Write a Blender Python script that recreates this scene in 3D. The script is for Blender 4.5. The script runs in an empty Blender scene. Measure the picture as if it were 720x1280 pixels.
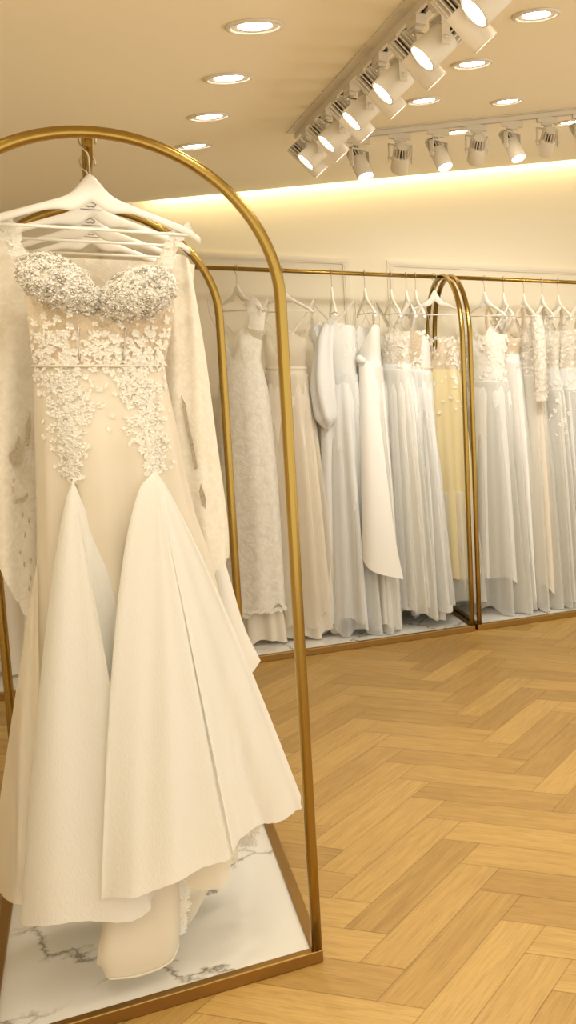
import bpy, math, random
from mathutils import Vector, Matrix, Quaternion
PI = math.pi
sc = bpy.context.scene
col = sc.collection
sin, cos = math.sin, math.cos

# ------------------------------------------------------------------ camera
IW, IH = 720.0, 1280.0
PX, PY, YH, VX1, VX2, H = 930.0, 604.0, 443.0, 112.0, 2955.0, 1.5
F = math.sqrt((PX - VX1) * (VX2 - PX) - (PY - YH) ** 2)
def _ray(u, v): return Vector((u - PX, -(v - PY), -F))
D1 = _ray(VX1, YH).normalized()
D2 = _ray(VX2, YH).normalized()
D3 = D2.cross(D1)
R = Matrix((D2, D1, D3))
def at(u, v, Y):
    """point of the room at depth Y (metres into the room) seen at u, v"""
    r = R @ _ray(u, v)
    return Vector((0, 0, H)) + r * (Y / r.y)
cd = bpy.data.cameras.new('camera')
cam = bpy.data.objects.new('camera', cd)
col.objects.link(cam)
cd.sensor_fit = 'VERTICAL'; cd.sensor_height = 24.0; cd.sensor_width = 24.0
cd.lens = F * 24.0 / IH
cd.shift_x = -(PX - IW / 2) / IH
cd.shift_y = (PY - IH / 2) / IH
cd.clip_start = 0.02
cam.matrix_world = Matrix.Translation((0, 0, H)) @ R.to_4x4()
sc.camera = cam

# ------------------------------------------------------------------ materials
def nm(name):
    m = bpy.data.materials.new(name); m.use_nodes = True
    nt = m.node_tree
    for n in list(nt.nodes): nt.nodes.remove(n)
    out = nt.nodes.new('ShaderNodeOutputMaterial')
    return m, nt, out
def N(nt, t, **kw):
    n = nt.nodes.new(t)
    for k, v in kw.items():
        if k in n.inputs: n.inputs[k].default_value = v
        else: setattr(n, k, v)
    return n
def c4(c): return (c[0], c[1], c[2], 1.0)
def plain(name, c, rough=0.6, metal=0.0, bump=0.0, scale=80.0, var=0.0, spec=0.5):
    m, nt, out = nm(name)
    b = N(nt, 'ShaderNodeBsdfPrincipled', **{'Roughness': rough, 'Metallic': metal, 'Specular IOR Level': spec})
    b.inputs['Base Color'].default_value = c4(c)
    tc = N(nt, 'ShaderNodeTexCoord')
    if bump or var:
        no = N(nt, 'ShaderNodeTexNoise', Scale=scale, Detail=4.0)
        nt.links.new(tc.outputs['Object'], no.inputs['Vector'])
        if bump:
            bp = N(nt, 'ShaderNodeBump', Strength=bump, Distance=0.003)
            nt.links.new(no.outputs['Fac'], bp.inputs['Height']); nt.links.new(bp.outputs['Normal'], b.inputs['Normal'])
        if var:
            mx = N(nt, 'ShaderNodeMixRGB'); mx.inputs[1].default_value = c4([x * (1 - var) for x in c]); mx.inputs[2].default_value = c4([min(1, x * (1 + var)) for x in c])
            nt.links.new(no.outputs['Fac'], mx.inputs[0]); nt.links.new(mx.outputs[0], b.inputs['Base Color'])
    nt.links.new(b.outputs[0], out.inputs[0])
    return m
def emit(name, c, s):
    m, nt, out = nm(name)
    e = N(nt, 'ShaderNodeEmission', Strength=s); e.inputs['Color'].default_value = c4(c)
    nt.links.new(e.outputs[0], out.inputs[0]); return m
def fabric(name, c, transl=0.25, clear=0.0, lace=0.0, lscale=70.0, holes=0.0, rough=0.75, weave=0.12, wscale=450.0, sheen=0.1, dark=None):
    """thin cloth: scattered light front and back, optional lace relief, optional net openings"""
    m, nt, out = nm(name); L = nt.links.new
    tc = N(nt, 'ShaderNodeTexCoord')
    b = N(nt, 'ShaderNodeBsdfPrincipled', **{'Roughness': rough, 'Sheen Weight': sheen, 'Specular IOR Level': 0.25})
    b.inputs['Base Color'].default_value = c4(c)
    t = N(nt, 'ShaderNodeBsdfTranslucent'); t.inputs['Color'].default_value = c4(c)
    # weave relief
    wv = N(nt, 'ShaderNodeTexNoise', Scale=wscale, Detail=2.0)
    mp = N(nt, 'ShaderNodeMapping'); mp.inputs['Scale'].default_value = (1, 1, 0.35)
    L(tc.outputs['Object'], mp.inputs['Vector']); L(mp.outputs[0], wv.inputs['Vector'])
    height = wv.outputs['Fac']
    bp = N(nt, 'ShaderNodeBump', Strength=weave, Distance=0.002)
    L(height, bp.inputs['Height']); nrm = bp.outputs['Normal']
    if lace:
        vo = N(nt, 'ShaderNodeTexVoronoi', Scale=lscale, feature='SMOOTH_F1')
        n2 = N(nt, 'ShaderNodeTexNoise', Scale=lscale * 0.6, Detail=3.0)
        mx = N(nt, 'ShaderNodeMixRGB', blend_type='ADD'); mx.inputs[0].default_value = 0.06
        L(tc.outputs['Object'], mx.inputs[1]); L(n2.outputs['Color'], mx.inputs[2]); L(mx.outputs[0], vo.inputs['Vector'])
        L(tc.outputs['Object'], n2.inputs['Vector'])
        b2 = N(nt, 'ShaderNodeBump', Strength=lace, Distance=0.008, invert=True)
        L(vo.outputs['Distance'], b2.inputs['Height']); L(nrm, b2.inputs['Normal']); nrm = b2.outputs['Normal']
        cr = N(nt, 'ShaderNodeValToRGB')
        cr.color_ramp.elements[0].position = 0.25; cr.color_ramp.elements[0].color = c4(c)
        dk = dark or [x * 0.72 for x in c]
        cr.color_ramp.elements[1].position = 0.85; cr.color_ramp.elements[1].color = c4(dk)
        L(vo.outputs['Distance'], cr.inputs[0]); L(cr.outputs[0], b.inputs['Base Color'])
    L(nrm, b.inputs['Normal']); L(nrm, t.inputs['Normal'])
    ms = N(nt, 'ShaderNodeMixShader'); ms.inputs[0].default_value = transl
    L(b.outputs[0], ms.inputs[1]); L(t.outputs[0], ms.inputs[2])
    last = ms.outputs[0]
    if clear or holes:
        tr = N(nt, 'ShaderNodeBsdfTransparent')
        m2 = N(nt, 'ShaderNodeMixShader')
        m2.inputs[0].default_value = clear
        if clear and not holes:
            lw = N(nt, 'ShaderNodeLayerWeight', Blend=0.45)
            ma = N(nt, 'ShaderNodeMath', operation='MULTIPLY_ADD'); ma.inputs[1].default_value = -clear * 0.85; ma.inputs[2].default_value = clear
            L(lw.outputs['Facing'], ma.inputs[0]); L(ma.outputs[0], m2.inputs[0])
        if holes:
            vh = N(nt, 'ShaderNodeTexNoise', Scale=9.0, Detail=5.0, Roughness=0.65)
            L(tc.outputs['Object'], vh.inputs['Vector'])
            gt = N(nt, 'ShaderNodeMath', operation='GREATER_THAN'); gt.inputs[1].default_value = holes
            L(vh.outputs['Fac'], gt.inputs[0])
            sc_ = N(nt, 'ShaderNodeMath', operation='MULTIPLY'); sc_.inputs[1].default_value = 0.7
            L(gt.outputs[0], sc_.inputs[0]); L(sc_.outputs[0], m2.inputs[0])
        L(last, m2.inputs[1]); L(tr.outputs[0], m2.inputs[2]); last = m2.outputs[0]
    L(last, out.inputs[0])
    return m

M = {}
M['brass'] = plain('brushed_brass', (0.36, 0.235, 0.06), 0.22, 1.0, 0.0)
M['brassdark'] = plain('brass_frame', (0.36, 0.215, 0.065), 0.34, 1.0, 0.0)
M['ceil'] = plain('ceiling_paint', (0.92, 0.85, 0.66), 0.85, 0, 0.05, 60, 0.01)
M['wall'] = plain('wall_paint', (0.85, 0.78, 0.62), 0.8, 0, 0.05, 60, 0.01)
M['trim'] = plain('trim_paint', (0.80, 0.73, 0.60), 0.6)
M['fix'] = plain('fixture_white', (0.72, 0.66, 0.54), 0.45)
M['fixd'] = plain('fixture_dark', (0.05, 0.04, 0.03), 0.6)
M['hang'] = plain('hanger_lacquer', (0.93, 0.91, 0.85), 0.35)
M['ink'] = plain('hanger_print', (0.16, 0.13, 0.10), 0.5)
M['wire'] = plain('hook_steel', (0.55, 0.48, 0.36), 0.3, 1.0)
M['glow'] = emit('lamp_lens', (1.0, 0.95, 0.87), 26.0)
M['strip'] = emit('cove_led', (1.0, 0.84, 0.52), 14.0)
M['pearl'] = plain('pearl_beads', (0.80, 0.76, 0.68), 0.25, 0.0, spec=0.8)
M['silver'] = plain('silver_beads', (0.62, 0.58, 0.52), 0.25, 0.6)
IV = (0.86, 0.80, 0.68)
M['satin'] = fabric('ivory_satin', (0.73, 0.67, 0.55), 0.10, rough=0.5, weave=0.06)
M['tulle'] = fabric('ivory_tulle', (0.88, 0.875, 0.83), 0.22, clear=0.09, weave=0.5, wscale=260)
M['tullesheer'] = fabric('sheer_ivory_tulle', (0.90, 0.84, 0.70), 0.35, clear=0.42)
M['lace'] = fabric('ivory_lace', (0.88, 0.83, 0.72), 0.2, lace=0.3, lscale=60, dark=(.76, .70, .58))
M['lacehole'] = fabric('open_ivory_lace', (0.89, 0.85, 0.75), 0.2, lace=0.22, lscale=70, dark=(.78, .72, .60))
M['net'] = fabric('dark_net', (0.62, 0.54, 0.40), 0.1, lace=.5, lscale=230, dark=(.16, .12, .07))
M['petal'] = fabric('lace_petals', (0.92, 0.90, 0.83), 0.25, weave=0.2)
M['nude'] = fabric('nude_illusion', (0.82, 0.71, 0.55), 0.3, lace=0.3, lscale=80)
M['lacefar'] = fabric('allover_lace', (0.90, 0.88, 0.82), 0.2, lace=0.35, lscale=45, dark=(.76, .73, .66))
M['white'] = fabric('white_crepe', (0.89, 0.885, 0.855), 0.2)
M['blue'] = fabric('cool_white_tulle', (0.86, 0.87, 0.86), 0.28, weave=0.3, wscale=200)
M['bluesheer'] = fabric('sheer_cool_tulle', (0.86, 0.87, 0.86), 0.35, clear=0.45)
M['whitesheer'] = fabric('sheer_white_tulle', (0.86, 0.85, 0.80), 0.35, clear=0.45)
M['champ'] = fabric('champagne_chiffon', (0.86, 0.80, 0.69), 0.28)
M['champsheer'] = fabric('sheer_champagne', (0.87, 0.81, 0.70), 0.35, clear=0.4)
M['gold'] = fabric('pale_gold_tulle', (0.86, 0.76, 0.47), 0.3)
M['grey'] = fabric('dove_grey_tulle', (0.86, 0.85, 0.81), 0.28)
M['greysheer'] = fabric('sheer_grey_tulle', (0.78, 0.78, 0.74), 0.35, clear=0.45)
M['beadlace'] = fabric('beaded_lace', (0.84, 0.80, 0.72), 0.15, lace=0.6, lscale=60, dark=(0.52, 0.46, 0.36))

# marble with branching veins
m, nt, out = nm('white_marble'); L = nt.links.new
tc = N(nt, 'ShaderNodeTexCoord')
n1 = N(nt, 'ShaderNodeTexNoise', Scale=2.6, Detail=7.0, Roughness=0.6)
L(tc.outputs['Object'], n1.inputs['Vector'])
mx = N(nt, 'ShaderNodeMixRGB', blend_type='ADD'); mx.inputs[0].default_value = 0.55
L(tc.outputs['Object'], mx.inputs[1]); L(n1.outputs['Color'], mx.inputs[2])
vo = N(nt, 'ShaderNodeTexVoronoi', Scale=2.1, feature='DISTANCE_TO_EDGE'); L(mx.outputs[0], vo.inputs['Vector'])
cr = N(nt, 'ShaderNodeValToRGB'); e = cr.color_ramp.elements
e[0].position = 0.0; e[0].color = (0.22, 0.20, 0.17, 1); e[1].position = 0.032; e[1].color = (0.73, 0.72, 0.69, 1)
k = cr.color_ramp.elements.new(0.010); k.color = (0.50, 0.48, 0.44, 1)
L(vo.outputs['Distance'], cr.inputs[0])
n2 = N(nt, 'ShaderNodeTexNoise', Scale=1.9, Detail=3.0); L(tc.outputs['Object'], n2.inputs['Vector'])
cr2 = N(nt, 'ShaderNodeValToRGB'); cr2.color_ramp.elements[0].position = 0.36; cr2.color_ramp.elements[1].position = 0.50
L(n2.outputs['Fac'], cr2.inputs[0])
m3 = N(nt, 'ShaderNodeMixRGB'); m3.inputs[1].default_value = (0.73, 0.72, 0.69, 1); L(cr.outputs[0], m3.inputs[2]); L(cr2.outputs[0], m3.inputs[0])
b = N(nt, 'ShaderNodeBsdfPrincipled', Roughness=0.16); L(m3.outputs[0], b.inputs['Base Color']); L(b.outputs[0], out.inputs[0])
M['marble'] = m

# oak planks: colour by plank, grain along the plank
m, nt, out = nm('oak_herringbone'); L = nt.links.new
uv = N(nt, 'ShaderNodeUVMap', uv_map='grain'); rnd = N(nt, 'ShaderNodeUVMap', uv_map='plank'); edg = N(nt, 'ShaderNodeUVMap', uv_map='edge')
sx = N(nt, 'ShaderNodeSeparateXYZ'); L(rnd.outputs[0], sx.inputs[0])
mp = N(nt, 'ShaderNodeMapping'); mp.inputs['Scale'].default_value = (2.2, 26, 1); L(uv.outputs[0], mp.inputs['Vector'])
n1 = N(nt, 'ShaderNodeTexNoise', Scale=1.6, Detail=6.0, Roughness=0.62, Distortion=0.6); L(mp.outputs[0], n1.inputs['Vector'])
mp2 = N(nt, 'ShaderNodeMapping'); mp2.inputs['Scale'].default_value = (5, 130, 1); L(uv.outputs[0], mp2.inputs['Vector'])
n3 = N(nt, 'ShaderNodeTexNoise', Scale=2.0, Detail=3.0); L(mp2.outputs[0], n3.inputs['Vector'])
cr = N(nt, 'ShaderNodeValToRGB'); e = cr.color_ramp.elements
e[0].position = 0.28; e[0].color = (0.33, 0.196, 0.052, 1); e[1].position = 0.72; e[1].color = (0.50, 0.320, 0.100, 1)
ad = N(nt, 'ShaderNodeMath', operation='MULTIPLY_ADD'); ad.inputs[1].default_value = 0.34; L(sx.outputs['X'], ad.inputs[0])
a2 = N(nt, 'ShaderNodeMath', operation='MULTIPLY_ADD'); a2.inputs[1].default_value = 0.72; a2.inputs[2].default_value = -0.03
L(n1.outputs['Fac'], a2.inputs[0]); L(a2.outputs[0], ad.inputs[2])
L(ad.outputs[0], cr.inputs[0])
fine = N(nt, 'ShaderNodeMixRGB', blend_type='MULTIPLY'); fine.inputs[0].default_value = 0.5
cr3 = N(nt, 'ShaderNodeValToRGB'); cr3.color_ramp.elements[0].position = 0.3; cr3.color_ramp.elements[0].color = (0.55, 0.5, 0.42, 1); cr3.color_ramp.elements[1].position = 0.52
L(n3.outputs['Fac'], cr3.inputs[0]); L(cr.outputs[0], fine.inputs[1]); L(cr3.outputs[0], fine.inputs[2])
se = N(nt, 'ShaderNodeSeparateXYZ'); L(edg.outputs[0], se.inputs[0])
lt = N(nt, 'ShaderNodeMath', operation='MINIMUM'); L(se.outputs['X'], lt.inputs[0]); L(se.outputs['Y'], lt.inputs[1])
crs = N(nt, 'ShaderNodeValToRGB'); crs.color_ramp.elements[0].position = 0.0; crs.color_ramp.elements[0].color = (0.55, 0.48, 0.38, 1); crs.color_ramp.elements[1].position = 0.0016
L(lt.outputs[0], crs.inputs[0])
seam = N(nt, 'ShaderNodeMixRGB', blend_type='MULTIPLY'); seam.inputs[0].default_value = 1.0
L(fine.outputs[0], seam.inputs[1]); L(crs.outputs[0], seam.inputs[2])
b = N(nt, 'ShaderNodeBsdfPrincipled', Roughness=0.42); L(seam.outputs[0], b.inputs['Base Color'])
bp = N(nt, 'ShaderNodeBump', Strength=0.12, Distance=0.002); L(n3.outputs['Fac'], bp.inputs['Height']); L(bp.outputs[0], b.inputs['Normal'])
L(b.outputs[0], out.inputs[0]); M['oak'] = m

# ------------------------------------------------------------------ object helpers
def mesh(name, V, Fc, mat, parent=None, smooth=True, loc=None, off=None):
    me = bpy.data.meshes.new(name)
    if off is not None: V = [Vector(v) - off for v in V]
    me.from_pydata([tuple(v) for v in V], [], Fc); me.update()
    if smooth:
        for p in me.polygons: p.use_smooth = True
    me.materials.append(M[mat] if isinstance(mat, str) else mat)
    o = bpy.data.objects.new(name, me); col.objects.link(o)
    if parent is not None: o.parent = parent
    if loc is not None: o.location = loc
    return o
def tag(o, label, cat, group=None):
    o['label'] = label; o['category'] = cat
    if group: o['group'] = group
    return o
def thing(name, label, cat, loc=(0, 0, 0), rz=0.0, group=None):
    o = bpy.data.objects.new(name, None); col.objects.link(o)
    o.empty_display_size = 0.05
    o.location = loc; o.rotation_euler = (0, 0, rz)
    return tag(o, label, cat, group)
def struct(o): o['kind'] = 'structure'; return o
def copy_tree(o, parent=None):
    c = o.copy(); col.objects.link(c)
    if parent is not None: c.parent = parent
    for ch in list(o.children): copy_tree(ch, c)
    return c
class MB:
    def __init__(s): s.V = []; s.F = []
    def add(s, V, Fc):
        b = len(s.V); s.V += [Vector(v) for v in V]; s.F += [tuple(b + i for i in f) for f in Fc]
    def box(s, lo, hi, mat=None):
        x0, y0, z0 = lo; x1, y1, z1 = hi
        V = [Vector(p) for p in ((x0, y0, z0), (x1, y0, z0), (x1, y1, z0), (x0, y1, z0), (x0, y0, z1), (x1, y0, z1), (x1, y1, z1), (x0, y1, z1))]
        if mat is not None: V = [mat @ v for v in V]
        s.add(V, [(0, 3, 2, 1), (4, 5, 6, 7), (0, 1, 5, 4), (1, 2, 6, 5), (2, 3, 7, 6), (3, 0, 4, 7)])
    def grid(s, P, closed=False, flip=False):
        n, k = len(P), len(P[0]); b = len(s.V)
        for r in P: s.V += [Vector(p) for p in r]
        for i in range(n - 1):
            for j in range(k if closed else k - 1):
                j2 = (j + 1) % k
                q = (b + i * k + j, b + i * k + j2, b + (i + 1) * k + j2, b + (i + 1) * k + j)
                s.F.append(q[::-1] if flip else q)
    def sweep(s, pts, rad, n=10, sq=0.0, up=None, caps=True):
        """tube along pts; rad number or list; sq 0 round .. 1 squarish"""
        pts = [Vector(p) for p in pts]
        rads = rad if isinstance(rad, (list, tuple)) else [rad] * len(pts)
        t0 = (pts[1] - pts[0]).normalized()
        ref = Vector(up) if up else (Vector((0, 1, 0)) if abs(t0.y) < 0.9 else Vector((1, 0, 0)))
        rows = []
        for i, p in enumerate(pts):
            t = (pts[min(i + 1, len(pts) - 1)] - pts[max(i - 1, 0)]).normalized()
            a = (ref - t * ref.dot(t)).normalized(); bb = t.cross(a)
            if not up: ref = a
            row = []
            for j in range(n):
                th = 2 * PI * j / n + PI / n
                c_, s_ = cos(th), sin(th)
                k = 1.0
                if sq: k = (1 - sq) + sq / max(abs(c_), abs(s_))
                row.append(p + (a * c_ + bb * s_) * (rads[i] * k))
            rows.append(row)
        b = len(s.V); s.grid(rows, closed=True)
        if caps:
            s.F.append(tuple(b + j for j in range(n))[::-1]); e = b + (len(pts) - 1) * n; s.F.append(tuple(e + j for j in range(n)))
    def lathe(s, prof, n=20, mat=None):
        rows = [[Vector((r * cos(2 * PI * j / n), r * sin(2 * PI * j / n), z)) for j in range(n)] for r, z in prof]
        if mat is not None: rows = [[mat @ v for v in r] for r in rows]
        s.grid(rows, closed=True)
    def bead(s, p, r):
        p = Vector(p)
        s.add([p + Vector(d) * r for d in ((1, 0, 0), (-1, 0, 0), (0, 1, 0), (0, -1, 0), (0, 0, 1), (0, 0, -1))],
              [(0, 2, 4), (2, 1, 4), (1, 3, 4), (3, 0, 4), (2, 0, 5), (1, 2, 5), (3, 1, 5), (0, 3, 5)])
    def flower(s, p, n, r, rng, pet=5):
        p = Vector(p); n = Vector(n).normalized()
        a = n.orthogonal().normalized(); a.rotate(Quaternion(n, rng.uniform(0, 6.28))); b2 = n.cross(a)
        for k in range(pet):
            th = 2 * PI * k / pet + rng.uniform(-.2, .2); rr = r * rng.uniform(.75, 1.2)
            d = a * cos(th) + b2 * sin(th); q = n.cross(d)
            s.add([p + n * .001, p + d * rr * .6 + q * rr * .38 + n * rr * .30, p + d * rr + n * rr * .22, p + d * rr * .6 - q * rr * .38 + n * rr * .30], [(0, 1, 2, 3)])
    def leaf(s, p, d, n, l, w):
        p = Vector(p); d = Vector(d).normalized(); n = Vector(n).normalized(); q = n.cross(d).normalized()
        s.add([p + n * .001, p + d * l * .45 + q * w + n * w * .5, p + d * l + n * .002, p + d * l * .45 - q * w + n * w * .5], [(0, 1, 2, 3)])
    def build(s, name, mat, parent=None, smooth=True, off=None, loc=None): return mesh(name, s.V, s.F, mat, parent, smooth, loc, off)
def lerp(a, b, t): return a + (b - a) * t
def ss(t): t = max(0, min(1, t)); return t * t * (3 - 2 * t)
def keyed(keys, z):
    """piecewise smooth interpolation through (z, v0, v1, ...) keys ordered by falling z"""
    if z >= keys[0][0]: return list(keys[0][1:])
    for a, b in zip(keys, keys[1:]):
        if z >= b[0]:
            t = (a[0] - z) / (a[0] - b[0])
            return [lerp(p, q, t) for p, q in zip(a[1:], b[1:])]
    return list(keys[-1][1:])
def crom(P, n):
    P = [Vector(p) for p in P]; out = []
    for i in range(len(P) - 1):
        p0, p1, p2, p3 = P[max(i - 1, 0)], P[i], P[i + 1], P[min(i + 2, len(P) - 1)]
        for k in range(n):
            t = k / n
            out.append(0.5 * ((2 * p1) + (p2 - p0) * t + (2 * p0 - 5 * p1 + 4 * p2 - p3) * t * t + (3 * p1 - p0 - 3 * p2 + p3) * t ** 3))
    out.append(P[-1]); return out

# ------------------------------------------------------------------ room shell
XL, XR, YB, YW = -1.25, 4.6, -1.6, 6.15
TIL = math.radians(10.5); TT = math.tan(TIL)
def zc(x): return 2.4005 + (x - 1.034) * TT          # the ceiling rises towards the right
YC = 6.04                                            # ceiling stops short of the end wall: light cove
# floor: herringbone planks
w, n = 0.128, 4
u_ = Vector((1, 1, 0)) / math.sqrt(2); v_ = Vector((-1, 1, 0)) / math.sqrt(2)
O = Vector((0.555, 2.785, 0))
rng = random.Random(4)
FV, FF, UG, UR, UE = [], [], [], [], []
from itertools import product
def clip_poly(P):
    def cut(P, f, inter):
        o = []
        for i in range(len(P)):
            a, b = P[i], P[(i + 1) % len(P)]
            if f(a): o.append(a)
            if f(a) != f(b): o.append(inter(a, b))
        return o
    for ax, lim, sg in ((0, XL, 1), (0, XR, -1), (1, YB, 1), (1, YW, -1)):
        P = cut(P, lambda p: (p[ax] - lim) * sg >= 0, lambda a, b: a.lerp(b, (lim - a[ax]) / (b[ax] - a[ax])))
        if len(P) < 3: return []
    return P
for x, y in product(range(-60, 60), repeat=2):
    t = (x - y) % (2 * n)
    if t == 0: hz = True
    elif t == 2 * n - 1: hz = False
    else: continue
    a = O + (u_ * x + v_ * y) * w
    if not (XL - 1 < a.x < XR + 1 and YB - 1 < a.y < YW + 1): continue
    du, dv = (u_, v_) if hz else (v_, u_)
    P = [a, a + du * n * w, a + du * n * w + dv * w, a + dv * w]
    if not hz: P = [P[0], P[3], P[2], P[1]]
    P = clip_poly(P)
    if not P: continue
    b = len(FV); FV += P; FF.append(tuple(range(b, b + len(P))))
    o1, o2, r1 = rng.uniform(0, 50), rng.uniform(0, 50), rng.random()
    for p in P:
        gu, gv = (p - a).dot(du), (p - a).dot(dv)
        UG.append((gu + o1, gv + o2)); UR.append((r1, 0)); UE.append((gu, gv))
# inner seam inset so the edge ramp works: split each plank border by its own distance through subdivided rim
FV2, FF2, G2, R2, E2 = [], [], [], [], []
for f in FF:
    P = [FV[i] for i in f]; cen = sum(P, Vector()) / len(P)
    k = len(P)
    def shrink(i):
        p, a, b = P[i], P[i - 1], P[(i + 1) % k]
        e1 = (a - p).normalized(); e2 = (b - p).normalized()
        return p + (e1 + e2) * 0.0025
    I = [shrink(i) for i in range(k)]
    b0 = len(FV2); FV2 += P + I
    a = P[0]
    uvs = [UG[i] for i in f]
    def uvof(q):
        # affine map from the plank's own corners
        o, p1, p2 = P[0], P[1], P[-1]
        e1, e2 = p1 - o, p2 - o; d = q - o
        det = e1.x * e2.y - e1.y * e2.x
        s1 = (d.x * e2.y - d.y * e2.x) / det if abs(det) > 1e-9 else 0; s2 = (e1.x * d.y - e1.y * d.x) / det if abs(det) > 1e-9 else 0
        return (uvs[0][0] + s1 * (uvs[1][0] - uvs[0][0]) + s2 * (uvs[-1][0] - uvs[0][0]), uvs[0][1] + s1 * (uvs[1][1] - uvs[0][1]) + s2 * (uvs[-1][1] - uvs[0][1]))
    IU = [uvof(q) for q in I]
    FF2.append(tuple(range(b0 + k, b0 + 2 * k))); G2.append(IU); R2.append(UR[f[0]]); E2.append([(1, 1)] * k)
    for i in range(k):
        j = (i + 1) % k
        FF2.append((b0 + i, b0 + j, b0 + k + j, b0 + k + i)); G2.append([uvs[i], uvs[j], IU[j], IU[i]]); R2.append(UR[f[0]]); E2.append([(0, 0), (0, 0), (0.0032, 0.0032), (0.0032, 0.0032)])
fl = mesh('floor', FV2, FF2, 'oak', smooth=False)
me = fl.data
l1, l2, l3 = me.uv_layers.new(name='grain'), me.uv_layers.new(name='plank'), me.uv_layers.new(name='edge')
i = 0
for f, g, r_, e_ in zip(FF2, G2, R2, E2):
    for j in range(len(f)):
        l1.data[i].uv = g[j]; l2.data[i].uv = r_; l3.data[i].uv = e_[j]; i += 1
struct(fl)
# walls
mb = MB(); mb.box((XL - .1, YW, -.05), (XR + .1, YW + .12, 3.6)); struct(mb.build('wall_back', 'wall', smooth=False))
mb = MB(); mb.box((XL - .1, YB, -.05), (XL, YW + .1, 3.6)); struct(mb.build('wall_left', 'wall', smooth=False))
mb = MB(); mb.box((XR, YB, -.05), (XR + .1, YW + .1, .35)); mb.box((XR, YB, 2.65), (XR + .1, YW + .1, 3.6))
mb.box((XR, YB, .35), (XR + .1, YB + .3, 2.65)); mb.box((XR, 4.6, .35), (XR + .1, YW + .1, 2.65)); mb.box((XR, 1.4, .35), (XR + .1, 1.6, 2.65))
struct(mb.build('wall_right', 'wall', smooth=False))
# ceiling: sloped slab, a little lip along the cove
mb = MB()
def slab(x0, x1, y0, y1, h0, h1):
    V = [(x0, y0, zc(x0) + h0), (x1, y0, zc(x1) + h0), (x1, y1, zc(x1) + h0), (x0, y1, zc(x0) + h0), (x0, y0, zc(x0) + h1), (x1, y0, zc(x1) + h1), (x1, y1, zc(x1) + h1), (x0, y1, zc(x0) + h1)]
    mb.add(V, [(0, 3, 2, 1), (4, 5, 6, 7), (0, 1, 5, 4), (1, 2, 6, 5), (2, 3, 7, 6), (3, 0, 4, 7)])
slab(XL, XR, YB, YC, 0.0, 0.03)
slab(XL, XR, YC - .28, YW + .02, 0.20, 0.23)
slab(XL, XR, YC - .28, YC - .25, 0.03, 0.20)
struct(mb.build('ceiling', 'ceil', smooth=False))
# led strip lying in the cove
x0, x1 = 0.30, XR - .05
mb = MB(); mb.sweep([(x0, YC - .035, zc(x0) + .045), (x1, YC - .035, zc(x1) + .045)], 0.010, 8)
st = mb.build('cove_light_strip', 'strip')
tag(st, 'glowing warm light strip tucked in the slot between ceiling and end wall', 'light strip')
# panel mouldings on the end wall
def frame(name, x0, x1, z0, z1, wd=0.032, th=0.014):
    mb = MB(); y0, y1 = YW - th, YW
    for (a, b, c_, d) in ((x0, x1, z1 - wd, z1), (x0, x1, z0, z0 + wd), (x0, x0 + wd, z0 + wd, z1 - wd), (x1 - wd, x1, z0 + wd, z1 - wd)):
        mb.box((a, y0, c_), (b, y1, d))
        mb.box((a + .009, y0 - .006, c_ + .009), (b - .009, y0, d - .009))
    struct(mb.build(name, 'trim', smooth=False))
k = 1
for (a, b) in ((-1.05, -0.15), (0.08, 1.265), (1.475, 2.75), (2.98, 4.2)):
    frame('trim_%d' % k, a, b, 0.985, 2.035); k += 1
    frame('trim_%d' % k, a, b, 0.20, 0.765); k += 1
mb = MB(); mb.box((XL, YW - .016, 0), (XR, YW, .11)); mb.box((XL, YW - .01, .11), (XR, YW, .125)); struct(mb.build('baseboard_back', 'trim', smooth=False))
mb = MB(); mb.box((XL, YB, 0), (XL + .016, YW - .016, .11)); struct(mb.build('baseboard_left', 'trim', smooth=False))

# ------------------------------------------------------------------ lamps
def light(name, kind, loc, energy, color, parent=None, **kw):
    ld = bpy.data.lights.new(name, kind); ld.energy = energy; ld.color = color
    for k_, v in kw.items(): setattr(ld, k_, v)
    o = bpy.data.objects.new(name, ld); col.objects.link(o); o.location = loc
    if parent is not None: o.parent = parent
    return o
WARM = (1.0, 0.89, 0.71); NEUT = (1.0, 0.95, 0.87)
E_DOWN, E_T1, E_T2 = 0.9, 1.3, 17.5
def make_downlight():
    t = thing('ceiling_downlight', '', 'ceiling light', group='round recessed downlights in the ceiling')
    mb = MB(); mb.lathe([(.066, 0.0), (.066, -.004), (.058, -.007), (.053, -.004), (.051, .0)], 32); mb.build('trim_ring', 'fix', t)
    mb = MB(); mb.lathe([(.052, -.003), (.040, -.001), (.0001, .002)], 28); mb.build('reflector', 'fix', t)
    mb = MB(); mb.lathe([(.038, -.0015), (.025, -.004), (.0001, -.005)], 28); mb.build('lamp_lens', 'glow', t)
    return t
dl0 = make_downlight()
colx = {'a': 0.386, 'b': 1.077, 'c': 1.43, 'd': 1.95}
spots = []
for i, y in enumerate((2.79, 3.338, 3.897, 4.467)):
    spots.append((colx['a'], y, ('nearest', 'second nearest', 'third nearest', 'farthest')[i] + ' of the four downlights in the row above the brass arch'))
for i, y in enumerate((2.738, 3.289, 3.844)):
    spots.append((colx['b'], y, ('nearest', 'middle', 'farthest')[i] + ' of the three downlights in the row right of the long spotlight track'))
spots.append((colx['c'], 3.96, 'recessed downlight close in front of the short spotlight track, furthest right in view'))
spots.append((1.437, 4.607, 'recessed downlight between the short spotlight track and the end wall, behind a spotlight'))
spots.append((colx['d'], 4.58, 'recessed downlight behind the short track at the right edge of the picture'))
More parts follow.
